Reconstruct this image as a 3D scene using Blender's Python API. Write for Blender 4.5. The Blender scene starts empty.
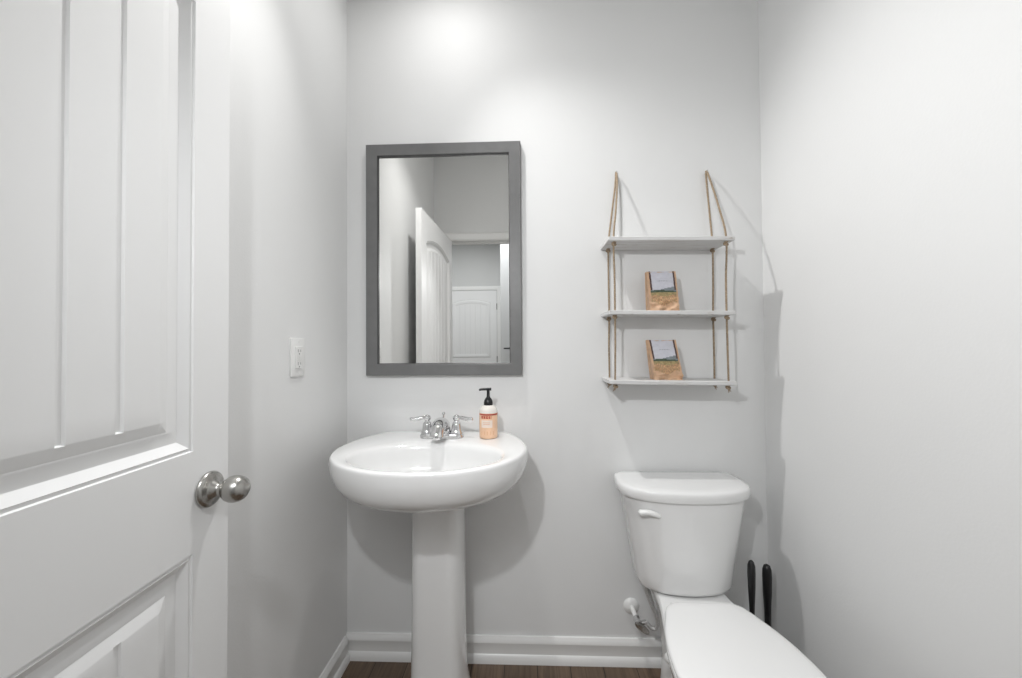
import bpy, math, random
from mathutils import Vector, Matrix, noise
R_ = math.radians
C = bpy.context.scene.collection
scene = bpy.context.scene

# ------------------------------------------------------------------ camera
CAM = Vector((0.7133, -1.5164, 1.2266)); F_PX = 384.5
YAW, PITCH, ROLL = 0.03673, 0.01604, -0.00731
def set_camera():
    cy, sy = math.cos(YAW), math.sin(YAW)
    fw = Vector((-sy, cy, 0)); rt = Vector((cy, sy, 0)); up = Vector((0, 0, 1))
    f2 = fw*math.cos(PITCH)+up*math.sin(PITCH); u2 = up*math.cos(PITCH)-fw*math.sin(PITCH)
    r3 = rt*math.cos(ROLL)+u2*math.sin(ROLL); u3 = u2*math.cos(ROLL)-rt*math.sin(ROLL)
    cd = bpy.data.cameras.new('camera'); co = bpy.data.objects.new('camera', cd); C.objects.link(co)
    m = Matrix((r3, u3, -f2)).transposed().to_4x4(); m.translation = CAM
    co.matrix_world = m
    cd.sensor_fit = 'HORIZONTAL'; cd.sensor_width = 36.0; cd.lens = 36.0*F_PX/1022
    cd.clip_start = 0.01
    scene.camera = co
set_camera()

# ------------------------------------------------------------------ light and exposure
scene.view_settings.view_transform = 'Standard'
try: scene.view_settings.look = 'None'
except Exception: pass
scene.view_settings.gamma = 1; scene.view_settings.use_curve_mapping = False
scene.view_settings.exposure = 0.2
w = bpy.data.worlds.new('world'); scene.world = w; w.use_nodes = True
w.node_tree.nodes['Background'].inputs[0].default_value = (0.9, 0.95, 1, 1)
w.node_tree.nodes['Background'].inputs[1].default_value = 0.0
def lamp(name, kind, loc, power, size=0.0, color=(1, 1, 1), rot=(0, 0, 0), size_y=None):
    l = bpy.data.lights.new(name, kind); l.energy = power; l.color = color
    if kind == 'AREA':
        l.size = size
        if size_y: l.shape = 'RECTANGLE'; l.size_y = size_y
    else: l.shadow_soft_size = size
    o = bpy.data.objects.new(name, l); C.objects.link(o); o.location = loc; o.rotation_euler = rot
    return o
CEIL = 2.74
# ceiling lamp of the powder room (just above the picture's top edge, in front of the mirror wall)
cl_ = lamp('ceiling_lamp_light', 'AREA', (0.42, -0.335, 2.69), 2.1, 0.07, (1, 0.992, 0.98)); cl_.data.shape = 'DISK'
for nm_, aim_, sz_, pw_ in (('right_fill_spot', (0.95, -.5, -1.8), 106, 45), ('left_fill_spot', (-.30, -.95, -1.85), 80, 32)):  # spots added at the lamp to brighten right wall, left wall and door
    h_ = lamp(nm_, 'SPOT', (0.42, -0.335, 2.67), pw_, 0.03, (1, 0.992, 0.98))
    h_.data.spot_size = R_(sz_); h_.data.spot_blend = 1.0
    h_.rotation_euler = Vector(aim_).to_track_quat('-Z', 'Y').to_euler()
# the photographer's flash held high in the doorway, aimed into the room
for dx, dz in ((-.02, 0), (.02, 0), (0, -.02), (0, .02)):
    fl_ = lamp('camera_flash_light', 'SPOT', (0.44+dx, -1.42, 1.75+dz), 6.0, 0.0, (0.98, 0.99, 1))
    fl_.data.spot_size = R_(156); fl_.data.spot_blend = 0.9
    fl_.rotation_euler = Vector((0.7, 1.0, -0.5)).to_track_quat('-Z', 'Y').to_euler()
# soft fill light added under the hall ceiling, also brightening the powder room
lamp('hall_fill_light', 'AREA', (0.2, -2.75, 2.72), 29, 1.3, (0.97, 0.985, 1))

# ------------------------------------------------------------------ materials
def mat(name, col, rough=0.5, metal=0.0, bump=0.0, bscale=200, var=0.0, vscale=8, coat=0.0, spec=0.5, trans=0.0, rvar=0.0):
    m = bpy.data.materials.new(name); m.use_nodes = True
    nt = m.node_tree; b = nt.nodes['Principled BSDF']
    b.inputs['Base Color'].default_value = (*col, 1); b.inputs['Roughness'].default_value = rough
    b.inputs['Metallic'].default_value = metal; b.inputs['Coat Weight'].default_value = coat
    b.inputs['Specular IOR Level'].default_value = spec; b.inputs['Transmission Weight'].default_value = trans
    tc = nt.nodes.new('ShaderNodeTexCoord')
    if bump > 0:
        n = nt.nodes.new('ShaderNodeTexNoise'); n.inputs['Scale'].default_value = bscale; n.inputs['Detail'].default_value = 3
        bp = nt.nodes.new('ShaderNodeBump'); bp.inputs['Strength'].default_value = bump; bp.inputs['Distance'].default_value = 0.002
        nt.links.new(tc.outputs['Object'], n.inputs['Vector']); nt.links.new(n.outputs[0], bp.inputs['Height'])
        nt.links.new(bp.outputs[0], b.inputs['Normal'])
    if var > 0:
        n = nt.nodes.new('ShaderNodeTexNoise'); n.inputs['Scale'].default_value = vscale; n.inputs['Detail'].default_value = 4
        r = nt.nodes.new('ShaderNodeValToRGB')
        r.color_ramp.elements[0].position = .3; r.color_ramp.elements[1].position = .7
        r.color_ramp.elements[0].color = (*[c*(1-var) for c in col], 1); r.color_ramp.elements[1].color = (*[min(1, c*(1+var)) for c in col], 1)
        nt.links.new(tc.outputs['Object'], n.inputs['Vector']); nt.links.new(n.outputs[0], r.inputs[0])
        nt.links.new(r.outputs[0], b.inputs['Base Color'])
    return m
M = {}
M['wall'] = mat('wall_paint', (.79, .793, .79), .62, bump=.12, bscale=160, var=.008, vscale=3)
M['ceil'] = mat('ceiling_paint', (.88, .88, .875), .8, bump=.2, bscale=120)
M['trim'] = mat('trim_paint', (.84, .84, .83), .32, bump=.03, bscale=40)
M['door'] = mat('door_paint', (.82, .822, .82), .58, bump=.04, bscale=90)
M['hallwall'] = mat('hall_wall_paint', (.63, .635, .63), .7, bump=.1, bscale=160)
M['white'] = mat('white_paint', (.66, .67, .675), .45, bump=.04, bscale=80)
M['porc'] = mat('porcelain', (.82, .82, .815), .10, coat=.4, bump=.004, bscale=6)
M['seat'] = mat('seat_plastic', (.83, .83, .825), .22, bump=.004, bscale=6)
M['plastic'] = mat('white_plastic', (.82, .82, .81), .3, bump=.01, bscale=50)
M['frame'] = mat('grey_frame_paint', (.165, .165, .165), .38, bump=.05, bscale=60, var=.06, vscale=25)
M['frame_in'] = mat('dark_frame_lip', (.06, .06, .06), .45, bump=.03)
M['glass'] = mat('mirror_glass', (.90, .90, .885), .0, metal=1.0)
M['nickel'] = mat('brushed_nickel', (.42, .41, .39), .27, metal=1.0, bump=.06, bscale=300, var=.04, vscale=60)
M['chrome'] = mat('chrome', (.74, .74, .745), .08, metal=1.0, bump=.005)
M['steel'] = mat('braided_steel', (.62, .62, .62), .4, metal=.6, bump=.8, bscale=500, var=.2, vscale=300)
M['black'] = mat('black_plastic', (.008, .008, .009), .28, bump=.02)
M['rubber'] = mat('black_rubber', (.015, .015, .015), .6, bump=.05)
M['dark'] = mat('dark_slot', (.22, .22, .22), .6, bump=.02)
M['rope'] = mat('jute_rope', (.38, .29, .20), .85, bump=.7, bscale=700, var=.28, vscale=160)
M['kraft'] = mat('kraft_paper', (.60, .39, .25), .55, bump=.5, bscale=70, var=.22, vscale=38)
M['sky'] = mat('label_sky', (.62, .62, .68), .35, var=.05, vscale=60)
M['hill'] = mat('label_hill', (.22, .25, .27), .35, var=.15, vscale=90)
M['green'] = mat('label_green', (.055, .085, .05), .4, var=.3, vscale=120)
M['olive'] = mat('label_field', (.36, .28, .13), .4, var=.3, vscale=120)
M['wheat'] = mat('label_wheat', (.52, .31, .17), .4, var=.35, vscale=150)
M['brown'] = mat('label_brown_stripe', (.09, .05, .045), .45, var=.2, vscale=100)
M['ink'] = mat('label_grey_ink', (.36, .36, .40), .5, var=.1)
M['soap'] = mat('peach_soap', (.86, .56, .37), .18, coat=.5, var=.08, vscale=30)
M['soapclear'] = mat('clear_bottle_shoulder', (.78, .74, .69), .12, coat=.5, var=.05, vscale=20)
M['red'] = mat('label_red', (.42, .055, .04), .4, var=.1)
M['cream'] = mat('label_cream', (.83, .70, .62), .45, var=.05)
M['glow'] = mat('lamp_glass', (.9, .9, .88), .3)
_b = M['glow'].node_tree.nodes['Principled BSDF']; _b.inputs['Emission Color'].default_value = (1, .98, .95, 1); _b.inputs['Emission Strength'].default_value = 3

def wood_floor():
    m = bpy.data.materials.new('wood_planks'); m.use_nodes = True; nt = m.node_tree; b = nt.nodes['Principled BSDF']
    tc = nt.nodes.new('ShaderNodeTexCoord'); mp = nt.nodes.new('ShaderNodeMapping'); mp.inputs['Rotation'].default_value = (0, 0, R_(90))
    nt.links.new(tc.outputs['Object'], mp.inputs[0])
    br = nt.nodes.new('ShaderNodeTexBrick'); br.inputs['Scale'].default_value = 1; br.inputs['Brick Width'].default_value = 1.2
    br.inputs['Row Height'].default_value = .125; br.inputs['Mortar Size'].default_value = .0016; br.inputs['Mortar Smooth'].default_value = .3
    br.inputs['Color1'].default_value = (.10, .066, .042, 1); br.inputs['Color2'].default_value = (.155, .105, .07, 1); br.inputs['Mortar'].default_value = (.012, .007, .005, 1)
    nt.links.new(mp.outputs[0], br.inputs['Vector'])
    mp2 = nt.nodes.new('ShaderNodeMapping'); mp2.inputs['Scale'].default_value = (60, 3, 60); nt.links.new(tc.outputs['Object'], mp2.inputs[0])
    n = nt.nodes.new('ShaderNodeTexNoise'); n.inputs['Scale'].default_value = 1.2; n.inputs['Detail'].default_value = 6; n.inputs['Distortion'].default_value = 1.2
    nt.links.new(mp2.outputs[0], n.inputs['Vector'])
    mx = nt.nodes.new('ShaderNodeMix'); mx.data_type = 'RGBA'; mx.blend_type = 'OVERLAY'; mx.inputs[0].default_value = .85
    nt.links.new(br.outputs['Color'], mx.inputs[6]); nt.links.new(n.outputs[0], mx.inputs[7]); nt.links.new(mx.outputs[2], b.inputs['Base Color'])
    b.inputs['Roughness'].default_value = .38
    bp = nt.nodes.new('ShaderNodeBump'); bp.inputs['Strength'].default_value = .3; bp.inputs['Distance'].default_value = .001
    nt.links.new(br.outputs['Fac'], bp.inputs['Height']); bp.invert = True; nt.links.new(bp.outputs[0], b.inputs['Normal'])
    return m
M['floor'] = wood_floor()
def whitewash():
    m = bpy.data.materials.new('whitewashed_board'); m.use_nodes = True; nt = m.node_tree; b = nt.nodes['Principled BSDF']
    tc = nt.nodes.new('ShaderNodeTexCoord'); mp = nt.nodes.new('ShaderNodeMapping'); mp.inputs['Scale'].default_value = (5, 45, 45)
    nt.links.new(tc.outputs['Object'], mp.inputs[0])
    n = nt.nodes.new('ShaderNodeTexNoise'); n.inputs['Scale'].default_value = 2.2; n.inputs['Detail'].default_value = 5; n.inputs['Distortion'].default_value = .6
    nt.links.new(mp.outputs[0], n.inputs['Vector'])
    r = nt.nodes.new('ShaderNodeValToRGB'); e = r.color_ramp.elements
    e[0].position = .27; e[0].color = (.25, .18, .13, 1); e[1].position = .36; e[1].color = (.62, .61, .60, 1)
    x = e.new(.6); x.color = (.68, .68, .68, 1)
    nt.links.new(n.outputs[0], r.inputs[0]); nt.links.new(r.outputs[0], b.inputs['Base Color'])
    b.inputs['Roughness'].default_value = .55
    bp = nt.nodes.new('ShaderNodeBump'); bp.inputs['Strength'].default_value = .25; bp.inputs['Distance'].default_value = .001
    nt.links.new(n.outputs[0], bp.inputs['Height']); nt.links.new(bp.outputs[0], b.inputs['Normal'])
    return m
M['board'] = whitewash()

# ------------------------------------------------------------------ helpers
def origin_of(p):
    o = Vector((0, 0, 0))
    while p is not None: o += p.location; p = p.parent
    return o
class MB:
    def __init__(s): s.v = []; s.f = []; s.mi = []
    def add(s, vs, fs, mi=0):
        k = len(s.v); s.v += [Vector(v) for v in vs]; s.f += [tuple(i+k for i in f) for f in fs]; s.mi += [mi]*len(fs)
        return s
    def box(s, x0, x1, y0, y1, z0, z1, mi=0):
        return s.add([(x0, y0, z0), (x1, y0, z0), (x1, y1, z0), (x0, y1, z0), (x0, y0, z1), (x1, y0, z1), (x1, y1, z1), (x0, y1, z1)],
                     [(0, 3, 2, 1), (4, 5, 6, 7), (0, 1, 5, 4), (1, 2, 6, 5), (2, 3, 7, 6), (3, 0, 4, 7)], mi)
    def rings(s, rings, cap0=True, cap1=True, closed=True, mi=0):
        n = len(rings[0]); vs = [p for r in rings for p in r]; fs = []
        for i in range(len(rings)-1):
            for j in range(n if closed else n-1):
                k = (j+1) % n; fs.append((i*n+j, i*n+k, (i+1)*n+k, (i+1)*n+j))
        if cap0: fs.append(tuple(reversed(range(n))))
        if cap1: fs.append(tuple((len(rings)-1)*n+j for j in range(n)))
        return s.add(vs, fs, mi)
    def lathe(s, prof, o=(0, 0, 0), axis=(0, 0, 1), n=32, mi=0):
        a = Vector(axis).normalized(); q = Vector((0, 0, 1)).rotation_difference(a); o = Vector(o)
        rs = [[o+q @ Vector((r*math.cos(2*math.pi*j/n), r*math.sin(2*math.pi*j/n), z)) for j in range(n)] for r, z in prof]
        return s.rings(rs, True, True, mi=mi)
    def tube(s, path, rad, n=12, twist=0.0, strands=0, mi=0):
        P = [Vector(p) for p in path]; m = len(P); rs = []; t0 = (P[1]-P[0]).normalized()
        u = t0.orthogonal().normalized(); L = 0
        for i in range(m):
            t = (P[min(i+1, m-1)]-P[max(i-1, 0)]).normalized(); u = (u-t*u.dot(t)).normalized(); v = t.cross(u)
            if i: L += (P[i]-P[i-1]).length
            r = rad(i/(m-1)) if callable(rad) else rad; ring = []
            for j in range(n):
                a = 2*math.pi*j/n; rr = r
                if strands: rr = r*(.78+.22*abs(math.cos(strands*a/2))); a += twist*L
                ring.append(P[i]+(u*math.cos(a)+v*math.sin(a))*rr)
            rs.append(ring)
        return s.rings(rs, mi=mi)
    def build(s, name, mats, parent=None, smooth=35, bevel=0.0, seg=2, subsurf=0):
        me = bpy.data.meshes.new(name); o0 = origin_of(parent)
        me.from_pydata([v-o0 for v in s.v], [], s.f); me.validate()
        if not isinstance(mats, (list, tuple)): mats = [mats]
        for m in mats: me.materials.append(m)
        if len(mats) > 1:
            for p, k in zip(me.polygons, s.mi): p.material_index = k
        import bmesh
        bm = bmesh.new(); bm.from_mesh(me)
        bmesh.ops.recalc_face_normals(bm, faces=bm.faces); bm.to_mesh(me); bm.free()
        if smooth:
            me.shade_smooth(); me.set_sharp_from_angle(angle=R_(smooth))
        o = bpy.data.objects.new(name, me); C.objects.link(o); o.parent = parent
        if bevel:
            b = o.modifiers.new('bevel', 'BEVEL'); b.width = bevel; b.segments = seg; b.limit_method = 'ANGLE'; b.angle_limit = R_(40)
        if subsurf:
            b = o.modifiers.new('subsurf', 'SUBSURF'); b.levels = subsurf; b.render_levels = subsurf
        return o
def struct(o): o['kind'] = 'structure'; return o
def tag(o, label, cat, group=None):
    o['label'] = label; o['category'] = cat
    if group: o['group'] = group
    return o
def thing(name, loc, label, cat, group=None):
    o = bpy.data.objects.new(name, None); C.objects.link(o); o.location = loc; o.empty_display_size = .05
    return tag(o, label, cat, group)
def catmull(pts, n):
    P = [Vector(p) for p in pts]; out = []; m = len(P)-1
    for i in range(n):
        t = i/(n-1)*m; k = min(int(t), m-1); f = t-k
        a, b, c, d = P[max(k-1, 0)], P[k], P[k+1], P[min(k+2, m)]
        if k == 0: a = b*2-c
        if k+1 == m: d = c*2-b
        out.append(.5*((2*b)+(c-a)*f+(2*a-5*b+4*c-d)*f*f+(3*b-a-3*c+d)*f**3))
    return out
def half_outline(ctrl, n):     # (half width, y) control points from the back centre to the front centre -> closed outline, mirrored in x
    h = catmull([(a, b, 0) for a, b in ctrl], n)
    return [(p.x, p.y) for p in h]+[(-p.x, p.y) for p in reversed(h[1:-1])]
def srad(w, d, r, cx=0, cy=0, n=6):        # rounded rectangle outline
    o = []
    for k, (sx, sy) in enumerate(((1, 1), (-1, 1), (-1, -1), (1, -1))):
        for i in range(n+1):
            a = (k+i/n)*math.pi/2
            o.append((cx+sx*(w/2-r)+r*math.cos(a), cy+sy*(d/2-r)+r*math.sin(a)))
    return o

# ------------------------------------------------------------------ room shell
W, RF, WT = 1.633, 1.512, 0.118      # room width, front wall distance, its thickness
HX0, HX1, HY = -0.9, 2.2, -4.20
JX0, JX1, JZ = 0.104, 0.878, 2.052
struct(MB().box(HX0-.1, HX1+.1, HY-.1, .12, -.1, 0).build('floor', M['floor'], smooth=0))
struct(MB().box(HX0-.1, HX1+.1, HY-.1, .12, CEIL, CEIL+.1).build('ceiling', M['ceil'], smooth=0))
struct(MB().box(-.12, W+.12, 0, .12, 0, CEIL).build('wall_back', M['wall'], smooth=0))
struct(MB().box(-.12, 0, -RF, 0, 0, CEIL).build('wall_left', M['wall'], smooth=0))
struct(MB().box(W, W+.12, -RF, 0, 0, CEIL).build('wall_right', M['wall'], smooth=0))
fw = MB()
for x0, x1, z0, z1 in ((HX0-.1, JX0-.018, 0, CEIL), (JX1+.018, HX1+.1, 0, CEIL), (JX0-.018, JX1+.018, JZ+.018, CEIL)):
    fw.box(x0, x1, -RF-WT, -RF, z0, z1)
struct(fw.build('wall_front', M['wall'], smooth=0))
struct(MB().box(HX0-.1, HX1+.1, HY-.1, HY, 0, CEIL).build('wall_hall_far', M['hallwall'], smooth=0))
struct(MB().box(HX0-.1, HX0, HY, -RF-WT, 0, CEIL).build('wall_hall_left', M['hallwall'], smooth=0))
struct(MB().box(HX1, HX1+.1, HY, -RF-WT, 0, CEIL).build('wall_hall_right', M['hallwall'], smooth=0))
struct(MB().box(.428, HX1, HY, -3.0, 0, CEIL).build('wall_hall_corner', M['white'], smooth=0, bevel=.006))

# baseboards: profile (out from the wall, height) swept along a line
BB = [(0, 0), (.022, 0), (.022, .012), (.019, .026), (.0145, .034), (.0125, .036), (.0125, .078), (.0145, .082), (.0135, .092), (.009, .1005), (.0065, .1065), (0, .1065)]
def baseboard(name, a, b, nrm):
    a, b, nrm = Vector((*a, 0)), Vector((*b, 0)), Vector((*nrm, 0))
    rs = [[p+nrm*o+Vector((0, 0, h*.90)) for o, h in BB] for p in (a, b)]
    return struct(MB().rings(rs).build(name, M['trim'], smooth=30))
baseboard('baseboard_back', (.0, 0), (W, 0), (0, -1))
baseboard('baseboard_left', (0, -RF), (0, -.022), (1, 0))
baseboard('baseboard_right', (W, -RF), (W, -.022), (-1, 0))
baseboard('baseboard_front', (JX1+.075, -RF), (W-.022, -RF), (0, 1))
# door frame: jamb lining and casings of both sides
j = MB(); y0, y1 = -RF-WT-.002, -RF+.002
j.box(JX0-.018, JX0, y0, y1, 0, JZ); j.box(JX1, JX1+.018, y0, y1, 0, JZ); j.box(JX0-.018, JX1+.018, y0, y1, JZ, JZ+.018)
j.box(JX1-.011, JX1, -RF-.075, -RF-.04, 0, JZ); j.box(JX0, JX0+.011, -RF-.075, -RF-.04, 0, JZ); j.box(JX0, JX1, -RF-.075, -RF-.04, JZ-.011, JZ)
struct(j.build('trim_1', M['trim'], smooth=0, bevel=.0015))
CP = [(0, .006), (.004, .011), (.012, .012), (.018, .015), (.045, .0165), (.052, .012), (.057, .009)]
def casing(name, x0, x1, zt, yw, sgn, m):
    # mitred casing round three sides; profile across its width, standing sgn*depth out of the wall face yw
    rs = []
    for bx, bz, dx, dz in ((x0, 0, -1, 0), (x0, zt, -1, 1), (x1, zt, 1, 1), (x1, 0, 1, 0)):
        prof = [(0, 0)]+CP+[(.057, 0)]
        rs.append([(bx+dx*o, yw+sgn*d, bz+dz*o) for o, d in prof])
    return struct(MB().rings(rs).build(name, m, smooth=30))
casing('trim_2', JX0-.006, JX1+.006, JZ+.004, -RF, 1, M['trim'])
casing('trim_3', JX0-.006, JX1+.006, JZ+.004, -RF-WT, -1, M['trim'])
DX0, DX1 = -.466, .296
casing('trim_4', DX0-.004, DX1+.004, 2.048, HY, 1, M['trim'])
struct(MB().box(.4281, 1.9, -3.013, -2.9995, 0, .106).build('baseboard_hall', M['trim'], smooth=0, bevel=.002))

# ------------------------------------------------------------------ moulded doors
PR = [(0, 0), (.0018, -.003), (.0062, -.003), (.0075, -.0016), (.0095, -.0028), (.0215, -.0118), (.0235, -.012), (.043, -.0085), (.045, -.0088), (.062, -.0034), (.0645, -.003)]
def prof(d):
    if d <= 0: return 0.
    for (a, u), (b, v) in zip(PR, PR[1:]):
        if d <= b: return u+(v-u)*(d-a)/(b-a)
    return PR[-1][1]
def door_slab(name, O, ang, wd, ht, thick, m):
    """panelled slab: width along u from the hinge, face normal n, planked arch-top panel over a planked square panel"""
    u = Vector((-math.sin(ang), math.cos(ang), 0)); n = Vector((math.cos(ang), math.sin(ang), 0)); O = Vector(O)
    t0, t1 = .088, wd-.088; zl0, zl1 = .23, .854; zu0, zu1 = 1.038, ht-.18
    fl = t0+.0645; fr = t1-.0645; gs = [fl+(fr-fl)*k/6+.010 for k in range(1, 6)]
    ts = {.004, wd}; zs = {.012, ht}
    for d, _ in PR:
        ts |= {t0+d, t1-d}; zs |= {zl0+d, zl1-d, zu0+d, zu1-d}
    for g in gs: ts |= {g-.006, g-.0035, g, g+.0035, g+.006}
    for k in range(1, 40):
        zs.add(round(.012+(ht-.012)*k/40, 5))
    for k in range(1, 12): ts.add(fl+(fr-fl)*(k/12)+.0001)
    ts = sorted(ts); zs = sorted(zs)
    def clean(a, e=.0004): 
        o = [a[0]]
        for q in a[1:]:
            if q-o[-1] > e: o.append(q)
        return o
    ts, zs = clean(ts), clean(zs); tc = (t0+t1)/2; hw = (t1-t0)/2
    def warp(t, z):
        if z < 1.2: return z
        a = .055*max(0, 1-((t-tc)/hw)**2)
        k = (z-1.2)/.55 if z < 1.75 else (1 if z <= zu1 else (ht-z)/(ht-zu1))
        return z+a*min(1, k)
    def dep(t, z):
        for a, b in ((zl0, zl1), (zu0, zu1)):
            d = min(t-t0, t1-t, z-a, b-z)
            if d > 0:
                q = prof(d)
                if d > .0644:
                    for g in gs:
                        e = abs(t-g)
                        if e < .006: q -= .0032*(1 if e < .0034 else (.006-e)/.0025)
                return q
        return 0.
    mb = MB(); nt, nz = len(ts), len(zs)
    for side in (0, 1):
        vs = []; D = [[dep(t, z) for z in zs] for t in ts]
        for i, t in enumerate(ts):
            for k, z in enumerate(zs):
                off = D[i][k] if side == 0 else -thick-D[i][k]
                p = O+u*t+n*off; p.z = warp(t, z); vs.append(p)
        fs = []
        for i in range(nt-1):
            for k in range(nz-1):
                a, b, c, d = i*nz+k, (i+1)*nz+k, (i+1)*nz+k+1, i*nz+k+1
                da, db, dc, dd = D[i][k], D[i+1][k], D[i+1][k+1], D[i][k+1]
                if abs(da+dc-db-dd) < 1e-7: f = [(a, b, c, d)]
                elif abs(da-dc) > abs(db-dd): f = [(a, b, c), (a, c, d)]
                else: f = [(a, b, d), (b, c, d)]
                fs += f if side == 0 else [tuple(reversed(q)) for q in f]
        mb.add(vs, fs)
    # rim joining the two faces
    N = nt*nz; rim = [i*nz for i in range(nt)]+[(nt-1)*nz+k for k in range(1, nz)]+[i*nz+nz-1 for i in range(nt-2, -1, -1)]+[k for k in range(nz-2, 0, -1)]
    for a, b in zip(rim, rim[1:]+rim[:1]): mb.f.append((a, a+N, b+N, b)); mb.mi.append(0)
    o = struct(mb.build(name, m, smooth=24))
    return o, lambda t, nn, z: (O+u*t+n*nn)+Vector((0, 0, z)), u, n
HX, ANG, DW, DT = 0.1428, 0.0489, 0.7590, .035
door, D1, du, dn = door_slab('door_1', (HX, -RF+.004, 0), ANG, DW, 2.045, DT, M['door'])
KP = [(.0, 0), (.030, 0), (.0375, .0015), (.038, .004), (.0355, .0075), (.030, .0095), (.022, .011), (.0185, .0135), (.0165, .017), (.0125, .0195), (.0108, .023), (.0108, .027), (.0140, .029),
      (.0195, .033), (.0245, .039), (.0268, .046), (.0268, .052), (.0248, .060), (.0205, .066), (.0135, .0705), (.006, .0722), (0.0001, .0724)]
KT, KZ = .707, .957
def knob(face, sgn, sc):
    k = MB().lathe([(r*.88, z*sc) for r, z in KP[:12]], D1(KT, face, KZ), dn*sgn, 40)
    ro = k.build('door_knob', M['nickel'], door, smooth=50)
    b = MB().lathe([(r*.92, z*sc*1.02) for r, z in KP[11:]], D1(KT, face, KZ), dn*sgn, 40).build('knob_grip', M['nickel'], ro, smooth=60)
    MB().lathe([(.0, 0), (.0022, 0), (.0022, .0012), (0, .0012)], D1(KT, face, KZ)+dn*sgn*(.0095*sc)+Vector((0, 0, -.0262)), dn*sgn, 12).build('pin_hole', M['dark'], ro)
knob(0, 1, 1.0); knob(-DT, -1, .80)
lp = MB()
rs = []
for o_ in (0.0, .0014):
    rs.append([D1(DW+o_, -DT/2+a, KZ+b) for a, b in srad(.025, .057, .006)])
lp.rings(rs).build('latch_plate', M['nickel'], door)
MB().rings([[D1(DW+o_, -DT/2+a*s, KZ+b) for a, b in srad(.011, .014, .002)] for o_, s in ((.001, 1), (.010, .5))]).build('latch_bolt', M['nickel'], door)
for z in (.25, 1.05, 1.82):
    h = MB(); h.tube([(JX0+.003, -RF+.012, z-.045), (JX0+.003, -RF+.012, z+.045)], .0055, 12)
    h.lathe([(0, 0), (.004, 0), (.0045, .003), (.002, .008), (0, .009)], (JX0+.003, -RF+.012, z+.045), (0, 0, 1), 12)
    h.build('hinge', M['nickel'], door)
far, D2, _, _ = door_slab('door_2', (DX1, HY+.004, 0), math.pi/2, DX1-DX0, 2.036, .004, M['door'])
for z in (.25, 1.02, 1.80):
    MB().tube([(DX1+.002, HY+.018, z-.045), (DX1+.002, HY+.018, z+.045)], .006, 10).build('hinge', M['nickel'], far)
hd = thing('lever_handle', (.50, -3.0, 1.19), 'small black bar handle on the white hall wall seen in the mirror', 'handle')
MB().lathe([(0, 0), (.012, 0), (.012, .004), (.007, .006), (.006, .04), (0, .04)], (.535, -3.0, 1.19), (0, 1, 0), 16).build('rosette', M['black'], hd)
MB().tube([(.542, -2.962, 1.19), (.475, -2.962, 1.19), (.468, -2.967, 1.19)], .0085, 12).build('lever', M['black'], hd)

# ------------------------------------------------------------------ ceiling lamp (above the picture)
cl = thing('ceiling_lamp', (.42, -.335, CEIL), 'small round ceiling lamp above the sink', 'lamp')
cb = MB().lathe([(0, 0), (.075, 0), (.078, -.006), (.072, -.020), (.055, -.040), (.042, -.046), (0, -.046)], (.42, -.335, CEIL), (0, 0, 1), 32).build('canopy', M['white'], cl)
MB().lathe([(0, 0), (.036, 0), (.036, -.002), (0, -.002)], (.42, -.335, CEIL-.0455), (0, 0, 1), 24).build('lens', M['glow'], cl, smooth=60)

# ------------------------------------------------------------------ mirror
MX0, MX1, MZ0, MZ1 = .0865, .7005, 1.1106, 2.0266
mr = thing('wall_mirror', ((MX0+MX1)/2, 0, MZ0), 'rectangular wall mirror in a flat grey frame hanging above the pedestal sink', 'mirror')
fp = [(0, -.001), (0, -.023), (.002, -.025), (.043, -.025), (.045, -.0235)]
lipp = [(.045, -.0235), (.0475, -.020), (.0475, -.012), (.045, -.012)]
def frame_rings(prof):
    rs = []
    for sx, sz in ((0, 0), (1, 0), (1, 1), (0, 1), (0, 0)):
        rs.append([((MX0+o) if sx == 0 else (MX1-o), y, (MZ0+o) if sz == 0 else (MZ1-o)) for o, y in prof])
    return rs
fr = MB().rings(frame_rings(fp+[(.045, -.004), (.003, -.001)]), False, False).build('frame', M['frame'], mr, smooth=25)
MB().rings(frame_rings(lipp), False, False).build('inner_lip', M['frame_in'], fr, smooth=25)
MB().box(MX0+.046, MX1-.046, -.0125, -.008, MZ0+.046, MZ1-.046).build('mirror_glass', M['glass'], mr, smooth=0)

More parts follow.
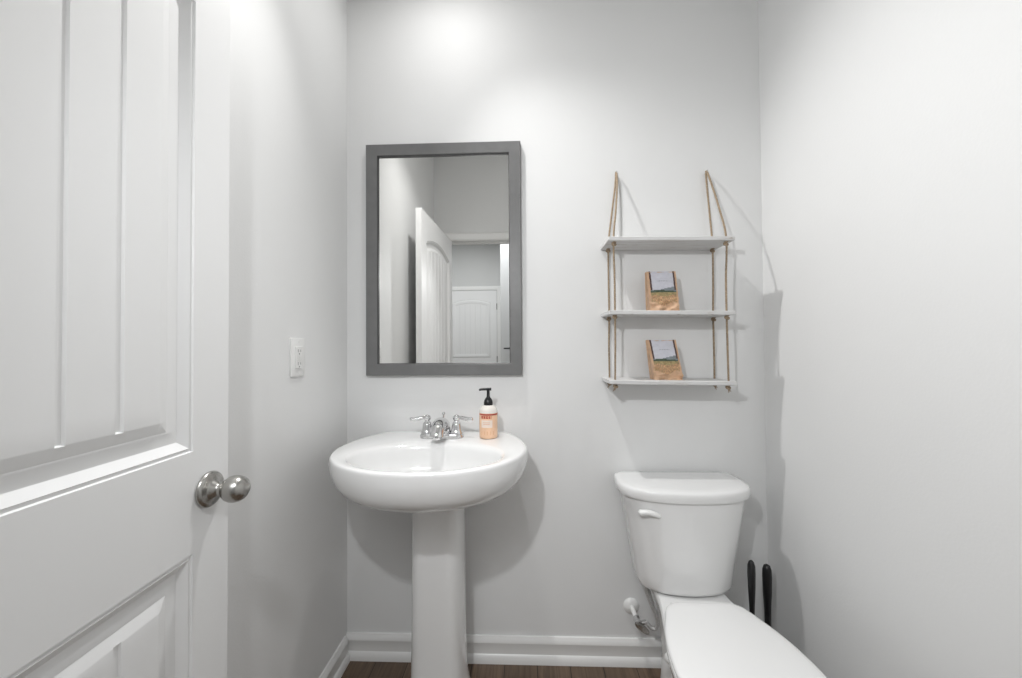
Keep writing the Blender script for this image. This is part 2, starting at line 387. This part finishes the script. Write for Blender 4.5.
# ------------------------------------------------------------------ outlet on the left wall
oy, oz = -.342, 1.194
ou = thing('wall_outlet', (0, oy, oz-.06), 'white wall outlet with test buttons on the left wall beside the door', 'outlet')
def plate(o, w_, h_, r, x0, x1, inset=.002):
    return [[(x0, o[0]+a, o[1]+b) for a, b in srad(w_, h_, r)], [(x1-.0015, o[0]+a, o[1]+b) for a, b in srad(w_, h_, r)], [(x1, o[0]+a, o[1]+b) for a, b in srad(w_-2*inset, h_-2*inset, r*.8)]]
MB().rings(plate((oy, oz), .071, .119, .004, 0.0, .0065, .003)).build('cover_plate', M['plastic'], ou, smooth=25)
rf = MB().rings(plate((oy, oz), .034, .068, .002, .006, .0098, .001)).build('receptacle', M['plastic'], ou, smooth=25)
for s in (-1, 1):
    for dy, hh in ((-.0065, .009), (.0065, .007)):
        MB().box(.0095, .0101, oy+dy-.001, oy+dy+.001, oz+s*.020-hh/2, oz+s*.020+hh/2).build('slot', M['dark'], rf, smooth=0)
    MB().lathe([(0, 0), (.0024, 0), (.0024, .0005), (0, .0005)], (.0096, oy, oz+s*.020-.0095), (1, 0, 0), 12).build('ground_hole', M['dark'], rf)
    MB().box(.0096, .0118, oy-.008, oy+.008, oz+s*.0048-.0035, oz+s*.0048+.0035).build('test_button', M['plastic'], rf, smooth=0, bevel=.0006)
    MB().lathe([(0, 0), (.003, 0), (.0025, .0012), (0, .0015)], (.0062, oy, oz+s*.048), (1, 0, 0), 14).build('screw', M['plastic'], ou)

# ------------------------------------------------------------------ pedestal sink
SX = .402
sk = thing('pedestal_sink', (SX, -.2, 0), 'white porcelain pedestal sink with an oval basin under the mirror', 'sink')
OUT = half_outline([(0, -.002), (.10, -.002), (.205, -.002), (.238, -.012), (.272, -.058), (.301, -.130), (.316, -.215), (.311, -.295), (.279, -.380), (.215, -.455), (.115, -.508), (0, -.525)], 49)
NB = len(OUT); bcx, bcy = 0.0, -.335
def inner(i):      # ellipse point matched to the outline point by direction
    x, y = OUT[i]; a = math.atan2((y-bcy)/.155, (x-bcx)/.235)
    return (bcx+.235*math.cos(a), bcy+.150*math.sin(a))
INN = [inner(i) for i in range(NB)]
rs = []
under = [(.30, .30, .738), (.42, .42, .7385), (.60, .60, .745), (.73, .73, .755), (.84, .845, .772), (.918, .924, .793), (.968, .972, .819), (.994, .995, .847)]
for sx, sy, z in under: rs.append([(SX+x*sx, -.19+(y+.19)*sy, z) for x, y in OUT])
for uu, z in ((0, .856), (0, .868), (.012, .8765), (.035, .8825), (.08, .8865), (.16, .888), (.5, .8865), (.82, .8845), (.93, .8815), (1, .874)):
    rs.append([(SX+x+(a-x)*uu, y+(b-y)*uu, z+.005) for (x, y), (a, b) in zip(OUT, INN)])
for s, z in ((.985, .866), (.968, .842), (.935, .815), (.85, .790), (.66, .772), (.40, .761), (.12, .757)):
    rs.append([(SX+bcx+(a-bcx)*s, bcy+(b-bcy)*s, z) for a, b in INN])
ba = MB().rings(rs).build('basin', M['porc'], sk, smooth=70)
dr = MB().lathe([(0, .004), (.012, .0045), (.022, .003), (.024, 0), (.022, -.004), (0, -.004)], (SX, bcy, .7585), (0, 0, 1), 28).build('drain', M['chrome'], ba, smooth=50)
po = half_outline([(0, -.085), (.055, -.085), (.078, -.10), (.091, -.15), (.089, -.195), (.078, -.232), (.062, -.249), (.045, -.254), (.02, -.254), (0, -.254)], 33)
rs = []
for sx, sy, z in ((1.20, 1.12, 0), (1.20, 1.12, .018), (1.16, 1.09, .035), (1.07, 1.03, .075), (1.03, 1.0, .12), (1.0, .98, .25), (.985, .97, .42), (.975, .97, .60), (.98, .98, .70), (1.0, 1.02, .742)):
    rs.append([(SX+.004+x*sx, -.17+(y+.17)*sy, z) for x, y in po])
MB().rings(rs).build('pedestal', M['porc'], sk, smooth=32)

# ------------------------------------------------------------------ faucet
FX, FY, FZ = SX+.004, -.112, .8905
fa = thing('faucet', (FX, FY, FZ), 'chrome two-lever bathroom faucet on the back ledge of the sink', 'faucet')
rs = []
for s, z in ((1, 0), (1, .010), (.97, .014), (.90, .017)):
    rs.append([(FX+x*(1 if abs(x) < .05 else 1)*s, FY+y*s, FZ+z) for x, y in srad(.160, .052, .0255, n=10)])
MB().rings(rs).build('base_plate', M['chrome'], fa, smooth=40)
for s in (-1, 1):
    hx = FX+s*.054
    hb = MB().lathe([(0, .015), (.023, .015), (.0225, .022), (.020, .026), (.018, .034), (.0165, .046), (.0145, .054), (.010, .058), (.009, .062), (.013, .066), (.014, .072), (.011, .079), (.004, .083), (0, .0835)], (hx, FY, FZ), (0, 0, 1), 28).build('handle', M['chrome'], fa, smooth=50)
    pth = catmull([(hx, FY, FZ+.072), (hx+s*.016, FY-.003, FZ+.073), (hx+s*.034, FY-.006, FZ+.069), (hx+s*.048, FY-.009, FZ+.067), (hx+s*.062, FY-.011, FZ+.070)], 22)
    MB().tube(pth, lambda t: .0045+.0028*math.sin(t*math.pi*.9)+.0012*t if t < .97 else .003, 14).build('lever', M['chrome'], hb, smooth=60)
pth = catmull([(FX, FY+.004, FZ+.012), (FX, FY+.003, FZ+.034), (FX, FY-.008, FZ+.046), (FX, FY-.032, FZ+.050), (FX, FY-.060, FZ+.044), (FX, FY-.080, FZ+.028), (FX, FY-.084, FZ+.020)], 30)
sp = MB().tube(pth, lambda t: .033-.009*min(1, t*1.2), 24).build('spout', M['chrome'], fa, smooth=60)
MB().lathe([(0, 0), (.012, 0), (.013, .004), (.012, .010), (0, .010)], (FX, FY-.084, FZ+.013), (0, 0, 1), 20).build('aerator', M['chrome'], sp)
lr = MB().tube([(FX, FY+.030, FZ+.012), (FX, FY+.030, FZ+.078)], .0026, 10)
lr.lathe([(0, 0), (.003, 0), (.0062, .004), (.0062, .008), (.003, .012), (0, .0125)], (FX, FY+.030, FZ+.076), (0, 0, 1), 14)
lr.build('lift_rod', M['chrome'], fa)

# ------------------------------------------------------------------ soap bottle
BX, BY, BZ = .577, -.112, .8907
sb = thing('soap_dispenser', (BX, BY, BZ), 'peach-coloured liquid soap bottle with a black pump on the sink ledge', 'soap bottle')
br_ = .0335
bprof = [(0, 0), (.028, 0), (.0325, .0025), (br_, .007), (br_, .092)]
bo = MB().lathe(bprof+[(0, .092)], (BX, BY, BZ), (0, 0, 1), 40).build('bottle', M['soap'], sb, smooth=40)
MB().lathe([(0, .0918), (br_, .0918), (.0330, .1), (.030, .108), (.0245, .1145), (.0165, .1185), (.014, .119), (0, .119)], (BX, BY, BZ), (0, 0, 1), 40).build('bottle_shoulder', M['soapclear'], bo, smooth=40)
# wrapped label: cells over the cylinder wall, facing the camera-left side
lab = MB(); na, nz = 72, 44; a0, a1 = R_(205), R_(395); z0, z1 = .008, .0905
def soap_cell(s, t):       # s 0..1 left to right, t 0..1 bottom to top
    if t > .93: return 0                                         # red band
    if .80 < t < .90 and .10 < s < .47: return 0 if int(s*62) % 5 != 2 and not (int(t*44) % 3 == 1 and int(s*62) % 5 in (1, 3)) else 1
    if .42 < t < .72 and .12 < s < .50: return 2 if not (.50 < t < .66 and int(t*44) % 3 == 0 and .2 < s < .42) else 1
    if .08 < t < .26 and .12 < s < .55 and int(s*40) % 4 == 1: return 1
    return 3
for i in range(na):
    for k in range(nz):
        aa, ab = a0+(a1-a0)*i/na, a0+(a1-a0)*(i+1)/na; za, zb = BZ+z0+(z1-z0)*k/nz, BZ+z0+(z1-z0)*(k+1)/nz; r = br_+.0004
        lab.add([(BX+r*math.cos(aa), BY+r*math.sin(aa), za), (BX+r*math.cos(ab), BY+r*math.sin(ab), za), (BX+r*math.cos(ab), BY+r*math.sin(ab), zb), (BX+r*math.cos(aa), BY+r*math.sin(aa), zb)], [(0, 1, 2, 3)], soap_cell((i+.5)/na, (k+.5)/nz))
lab.build('bottle_label', [M['red'], mat('label_tan', (.72, .40, .24), .4), M['cream'], M['soap']], bo, smooth=0)
pu = MB().lathe([(0, .118), (.0165, .118), (.0168, .128), (.0155, .134), (.011, .142), (.0068, .147), (.0058, .150), (.0054, .170), (.0075, .171), (.0085, .174), (.008, .179), (0, .180)], (BX, BY, BZ), (0, 0, 1), 24).build('pump', M['black'], sb, smooth=40)
MB().tube(catmull([(BX+.011, BY, BZ+.1755), (BX-.008, BY-.002, BZ+.176), (BX-.024, BY-.004, BZ+.1755), (BX-.033, BY-.005, BZ+.173)], 14), lambda t: .0055-.0015*t, 12).build('nozzle', M['black'], pu, smooth=60)

# ------------------------------------------------------------------ hanging rope shelf
HZ = [1.607, 1.3445, 1.097]; LX, RX, BD = 1.011, 1.453, .146
TL = -.0065/.44
hs = thing('hanging_shelf', ((LX+RX)/2, 0, HZ[2]), 'three-tier whitewashed board shelf hung on jute ropes from two nails over the toilet', 'shelf')
def bz(z, x): return z+TL*(x-(LX+RX)/2)
for z in HZ:
    mb = MB(); rs = []
    for x in (LX, LX+.003, RX-.003, RX):
        e = .0015 if x in (LX, RX) else 0
        zt = bz(z, x)
        rs.append([(x, -.002-e, zt-e), (x, -BD+.002+e, zt-e), (x, -BD+e, zt-.002-e), (x, -BD+e, zt-.0125+e), (x, -BD+.002+e, zt-.0145+e), (x, -.002-e, zt-.0145+e)])
    mb.rings(rs).build('shelf_board', M['board'], hs, smooth=25)
hx_ = {'L': 1.036, 'R': 1.431}; yb, yf = -.026, -.124
for key, nail in (('L', (1.0733, 1.896)), ('R', (1.4188, 1.892))):
    x = hx_[key]; nx, nz_ = nail
    MB().tube([(nx, .004, nz_-.004), (nx, -.020, nz_-.002), (nx, -.024, nz_+.002)], .0022, 10).build('nail', M['steel'], hs)
    s = 1 if key == 'R' else -1
    ztop = bz(HZ[0], x); zbot = bz(HZ[2], x)-.022
    j = random.Random(5 if key == 'L' else 9)
    ctrl = [(x+s*.002, yf, zbot)]
    for z in (HZ[2]+.12, HZ[1], HZ[1]+.12, HZ[0]): ctrl.append((x+j.uniform(-.0015, .0015), yf+j.uniform(-.001, .001), bz(z, x)))
    ctrl += [(x+(nx-x)*.42, yf*.70-.006, ztop+.115), (nx+(x-nx)*.12, yf*.28-.010, nz_-.055), (nx, -.012, nz_+.002)]
    ctrl += [(nx+(x-nx)*.13, -.012, nz_-.055), (x+(nx-x)*.42, -.020, ztop+.115)]
    for z in (HZ[0], HZ[1]+.12, HZ[1], HZ[2]+.12): ctrl.append((x+j.uniform(-.0015, .0015), yb, bz(z, x)))
    ctrl.append((x, yb, zbot))
    ro = MB().tube(catmull(ctrl, 420), .0040, 12, twist=330, strands=3).build('rope', M['rope'], hs, smooth=60)
    for z in HZ:
        for y in (yb, yf):
            kz = bz(z, x)-.020; kb = MB()
            for q in range(2):
                pth = [(x+.0052*math.cos(a), y+.0052*math.sin(a), kz+.0035*(1 if q else -1)+.0035*math.sin(a*1.0+q*2)) for a in [2*math.pi*i/18*1.05 for i in range(19)]]
                kb.tube(pth, .0042, 9, twist=330, strands=3)
            kb.build('knot', M['rope'], ro, smooth=60)
    for y in (yb, yf):      # frayed rope ends under the last knots
        fe = MB()
        for q in range(5):
            a = q*1.3+y*20; fe.tube([(x, y, zbot-.004), (x+.004*math.cos(a)+s*.006, y+.004*math.sin(a), zbot-.012-.002*q)], lambda t: .0016-.0008*t, 5)
        fe.build('frayed_end', M['rope'], ro)

# ------------------------------------------------------------------ paper bags on the shelf
def bag_section(k, w_, d_, h_, lean):
    """front/back half-depth, width and lean of the bag at height fraction k"""
    d = d_*(1-.62*k**1.2)*(1 if k < .97 else .8); ww = w_*(1-.02*(1-k)); return ww, d, lean*k
def make_bag(root, seed, w_, h_, d_, lean, shift):
    rnd = random.Random(seed); nx, nz = 22, 30; rs = []
    def fronty(s, k):
        ww, d, l = bag_section(k, w_, d_, h_, lean)
        crump = .017*max(0, (.36-k)/.36)*noise.noise(Vector((s*4.2+seed, k*11, 1.7)))+.003*noise.noise(Vector((s*6+seed, k*14, 4)))
        return -d/2+l-crump-.006*math.sin(math.pi*s)*math.sin(math.pi*min(1, k*1.2))
    def px(s, k):
        ww, d, l = bag_section(k, w_, d_, h_, lean)
        return (s-.5)*ww-shift*k
    for i in range(nz+1):
        k = i/nz; z = h_*k; ring = []
        ww, d, l = bag_section(k, w_, d_, h_, lean); c = .003*max(0, .5-k)
        for q in range(nx+1): ring.append((px(q/nx, k), fronty(q/nx, k), z+.002*noise.noise(Vector((q*.3, seed, k*4)))*(1 if 0 < i < nz else 0)))
        for g in (.25, .5, .75): ring.append((px(1, k)-.006*math.sin(math.pi*g)*k+.0035*noise.noise(Vector((k*8, g*4, seed))), -d/2+l+d*g, z))
        for q in range(nx, -1, -1): ring.append((px(q/nx, k), d/2+l, z))
        for g in (.75, .5, .25): ring.append((px(0, k)+.006*math.sin(math.pi*g)*k+.0035*noise.noise(Vector((k*8, g*4, seed+5))), -d/2+l+d*g, z))
        rs.append(ring)
    o = MB(); L = root.location
    o.rings([[Vector(p)+L for p in r] for r in rs])
    b = o.build('bag', M['kraft'], root, smooth=28)
    # printed label sleeve on the front and folded over the top edge
    lb = MB(); na, nk = 44, 44; ka = .13
    def cell(s, t):
        if t > .45 and (s < .075 or s > .925): return 5
        if t < .06+.05*math.sin(s*8+1): return 7
        if t < .29+.02*math.sin(s*9): return 4 if int((s*70+2*math.sin(t*30))) % 6 else 3
        if t < .38: return 3
        if t < .435+.015*math.sin(s*5): return 2
        if t < .445+.16*max(0, (s-.25)): return 1
        if .70 < t < .73 and .32 < s < .72 and int(s*44) % 3: return 6
        return 0
    for i in range(na):
        for k in range(nk):
            q = []
            for a, c in ((i, k), (i+1, k), (i+1, k+1), (i, k+1)):
                s = .07+.87*a/na; kk = ka+(1-ka)*c/nk; q.append(Vector((px(s, kk), fronty(s, kk)-.0011, h_*kk))+L)
            lb.add(q, [(0, 1, 2, 3)], cell((i+.5)/na, (k+.5)/nk))
    lb.build('printed_label', [M['sky'], M['hill'], M['green'], M['olive'], M['wheat'], M['brown'], M['ink'], M['kraft']], b, smooth=0)
zA = bz(HZ[1], 1.22); zB = bz(HZ[2], 1.228)
g1 = thing('paper_bag', (1.2195, -.084, zA), 'small kraft paper bag with a hill landscape label on the middle shelf board', 'paper bag', 'kraft bags on the rope shelf')
make_bag(g1, 3, .106, .150, .052, .010, .004)
g2 = thing('paper_bag', (1.2305, -.082, zB), 'small kraft paper bag with a hill landscape label on the lowest shelf board', 'paper bag', 'kraft bags on the rope shelf')
make_bag(g2, 8, .104, .145, .052, .010, .016)

# ------------------------------------------------------------------ toilet
TX = 1.262; TKX = 1.267
to = thing('toilet', (TX, -.3, 0), 'white two-piece toilet with closed lid standing in the right corner', 'toilet')
tk = half_outline([(0, -.018), (.12, -.018), (.175, -.019), (.197, -.034), (.203, -.075), (.203, -.120), (.195, -.154), (.170, -.184), (.12, -.209), (.06, -.222), (0, -.226)], 41)
rs = []
for sx, sy, z in ((.62, .62, .379), (.70, .74, .3805), (.745, .83, .387), (.768, .885, .401), (.784, .91, .43), (.84, .935, .51), (.93, .97, .62), (1.005, 1.0, .705)):
    rs.append([(TKX+x*sx*1.035, -.105+(y+.105)*sy, z) for x, y in tk])
tank = MB().rings(rs).build('tank', M['porc'], to, smooth=50)
rs = []
for s, z in ((1.03, .7025), (1.06, .7035), (1.072, .708), (1.074, .722), (1.066, .731), (1.045, .7365), (.98, .7395), (.8, .7405)):
    rs.append([(TKX+x*s*1.035, -.110+(y+.110)*(s*1.02), z) for x, y in tk])
MB().rings(rs).build('tank_lid', M['porc'], to, smooth=50)
lx, lz = TKX-.118, .655
fl = MB().lathe([(0, 0), (.015, 0), (.0155, .004), (.013, .009), (0, .010)], (lx, -.1985, lz), (-.12, -1, 0), 22)
flv = fl.build('flush_lever', M['plastic'], tank, smooth=45)
MB().tube(catmull([(lx+.006, -.211, lz-.002), (lx-.010, -.214, lz+.006), (lx-.030, -.212, lz+.011), (lx-.050, -.206, lz+.008), (lx-.060, -.203, lz+.005)], 20), lambda t: .0075+.0035*t-(.006*max(0, t-.85)/.15), 14).build('lever_arm', M['plastic'], flv, smooth=60)
# bowl with the tank deck behind it
BWL = [
 # z, back y, control half-outline
 (.000, [(0, -.10), (.074, -.10), (.092, -.13), (.094, -.22), (.090, -.32), (.108, -.44), (.112, -.52), (.085, -.585), (.04, -.61), (0, -.612)]),
 (.030, [(0, -.10), (.070, -.10), (.088, -.13), (.090, -.22), (.084, -.32), (.104, -.44), (.108, -.52), (.082, -.582), (.038, -.606), (0, -.608)]),
 (.120, [(0, -.085), (.058, -.085), (.072, -.11), (.070, -.20), (.070, -.31), (.100, -.43), (.104, -.51), (.080, -.575), (.038, -.60), (0, -.603)]),
 (.210, [(0, -.07), (.064, -.07), (.078, -.10), (.077, -.20), (.082, -.30), (.118, -.42), (.124, -.51), (.098, -.59), (.048, -.622), (0, -.627)]),
 (.290, [(0, -.055), (.080, -.055), (.094, -.08), (.096, -.20), (.125, -.31), (.147, -.42), (.153, -.52), (.124, -.62), (.062, -.662), (0, -.67)]),
 (.332, [(0, -.045), (.090, -.045), (.106, -.07), (.111, -.20), (.136, -.31), (.161, -.42), (.168, -.53), (.139, -.645), (.072, -.695), (0, -.706)]),
 (.359, [(0, -.040), (.098, -.040), (.113, -.065), (.117, -.20), (.140, -.31), (.166, -.42), (.173, -.53), (.145, -.655), (.076, -.708), (0, -.72)]),
 (.373, [(0, -.040), (.098, -.040), (.113, -.065), (.117, -.20), (.140, -.31), (.166, -.42), (.173, -.53), (.145, -.655), (.076, -.708), (0, -.72)]),
 (.379, [(0, -.043), (.094, -.043), (.109, -.068), (.113, -.20), (.135, -.31), (.161, -.42), (.168, -.53), (.141, -.650), (.074, -.703), (0, -.715)]),
]
rs = [[(TX+.006+x, y, z) for x, y in half_outline(c, 45)] for z, c in BWL]
bowl = MB().rings(rs).build('bowl', M['porc'], to, smooth=45)
for s in (-1, 1):
    MB().lathe([(0, -.004), (.016, -.004), (.016, .004), (.013, .010), (.006, .014), (0, .0145)], (TX+.006+s*.073, -.170, .155), (s, -.05, -.05), 22).build('bolt_cap', M['plastic'], bowl, smooth=50)
def seat_outline(g):
    return half_outline([(0, -.283-0*g), (.085+g*.6, -.284), (.118+g, -.303), (.138+g, -.350), (.158+g, -.405), (.172+g, -.470), (.178+g, -.545), (.168+g, -.625), (.138+g, -.690), (.078+g, -.733-g), (0, -.748-g)], 49)
SXX = TX-.002; SD = -.021
rs = [[(SXX+x, y, z+SD) for x, y in seat_outline(g)] for g, z in ((-.004, .4025), (.0, .405), (.0015, .412), (0, .419), (-.004, .4205))]
st = MB().rings(rs).build('seat', M['seat'], to, smooth=45)
rs = []
for g, z in ((-.005, .4225), (0.0, .4235), (.002, .430), (.0005, .436), (-.004, .4395), (-.014, .4415), (-.04, .4428), (-.10, .4435)):
    rs.append([(SXX+x, y+(.0 if g > -.01 else -(y+.5)*(-g)*1.3), z+SD) for x, y in seat_outline(g)])
MB().rings(rs).build('seat_lid', M['seat'], to, smooth=45)
for s in (-1, 1):
    rs = []
    for k, z in ((1, .4015), (1, .418), (.9, .424), (.7, .4265)):
        rs.append([(SXX+s*.075+x*k, -.270+y*k, z+SD) for x, y in srad(.036, .030, .010)])
    MB().rings(rs).build('seat_hinge', M['seat'], st, smooth=40)

# ------------------------------------------------------------------ water supply valve
VX, VZ = 1.114, .218
va = thing('shutoff_valve', (VX, 0, VZ), 'water shutoff valve with white pipe and hose on the wall left of the toilet', 'valve')
MB().lathe([(0, 0), (.030, 0), (.0305, .002), (.026, .008), (.014, .012), (0, .0125)], (VX, 0, VZ), (0, -1, 0), 30).build('escutcheon', M['plastic'], va, smooth=45)
MB().tube([(VX, -.008, VZ), (VX, -.075, VZ)], .0085, 16).build('supply_pipe', M['plastic'], va)
vb = MB().lathe([(0, 0), (.0125, 0), (.013, .004), (.011, .008), (.011, .026), (.013, .030), (.0125, .038), (0, .038)], (VX, -.068, VZ), (0, -1, 0), 20)
vb.tube([(VX, -.090, VZ-.004), (VX+.030, -.090, VZ+.002)], .0085, 14)
vbo = vb.build('valve_body', M['chrome'], va, smooth=45)
ov = [[(VX+.008+c*(.030*math.cos(2*math.pi*i/28)*.80+.0115*math.sin(2*math.pi*i/28)*.60), -.107-dy, VZ-.004+c*(-.030*math.cos(2*math.pi*i/28)*.60+.0115*math.sin(2*math.pi*i/28)*.80)) for i in range(28)] for c, dy in ((.85, 0), (1, .003), (1, .008), (.8, .011))]
MB().rings(ov).build('oval_handle', M['nickel'], vbo, smooth=45)
hp = catmull([(VX+.030, -.090, VZ+.002), (VX+.046, -.092, VZ-.016), (VX+.062, -.096, VZ-.014), (VX+.066, -.100, VZ+.022), (VX+.046, -.102, VZ+.072), (VX+.031, -.101, VZ+.115), (VX+.028, -.100, VZ+.150)], 60)
hp = [p for p in hp]
MB().tube(hp, .0072, 12).build('supply_hose', M['steel'], va, smooth=60)
MB().lathe([(0, 0), (.016, 0), (.018, .004), (.018, .016), (.014, .020), (0, .020)], (VX+.028, -.100, .362), (0, 0, 1), 8).build('hose_nut', M['plastic'], va, smooth=20)

# ------------------------------------------------------------------ brush and plunger behind the toilet
bx, by = 1.4575, -.20
tb = thing('toilet_brush', (bx, by, 0), 'slim black brush handle nearer the toilet tank, of the two standing handles', 'toilet brush')
MB().lathe([(0, 0), (.044, 0), (.046, .004), (.040, .10), (.037, .105), (.034, .105), (.036, .02), (0, .02)], (bx, by, 0), (0, 0, 1), 28).build('holder', M['black'], tb, smooth=40)
hdl = MB().lathe([(0, .03), (.0050, .03), (.0055, .25), (.0065, .30), (.0085, .36), (.0112, .42), (.0122, .465), (.0115, .490), (.008, .502), (.003, .507), (0, .5075)], (bx, by, 0), (0, 0, 1), 20).build('handle', M['black'], tb, smooth=50)
MB().lathe([(0, .022), (.022, .024), (.028, .045), (.026, .085), (.012, .098), (0, .10)], (bx, by, 0), (0, 0, 1), 24).build('bristle_head', M['plastic'], tb)
px_, py_ = 1.5635, -.108
pl = thing('plunger', (px_, py_, 0), 'thick black plunger handle in the corner by the right wall', 'plunger')
MB().lathe([(0, .0), (.030, 0), (.034, .012), (.05, .016), (.053, .024), (.050, .05), (.036, .078), (.018, .092), (.016, .11), (0, .11)], (px_, py_, 0), (0, 0, 1), 32).build('rubber_cup', M['rubber'], pl, smooth=45)
MB().lathe([(0, .10), (.0095, .10), (.010, .24), (.0115, .30), (.0140, .345), (.0150, .40), (.0142, .425), (.010, .439), (.004, .443), (0, .4432)], (px_, py_, 0), (0, 0, 1), 22).build('handle', M['black'], pl, smooth=50)
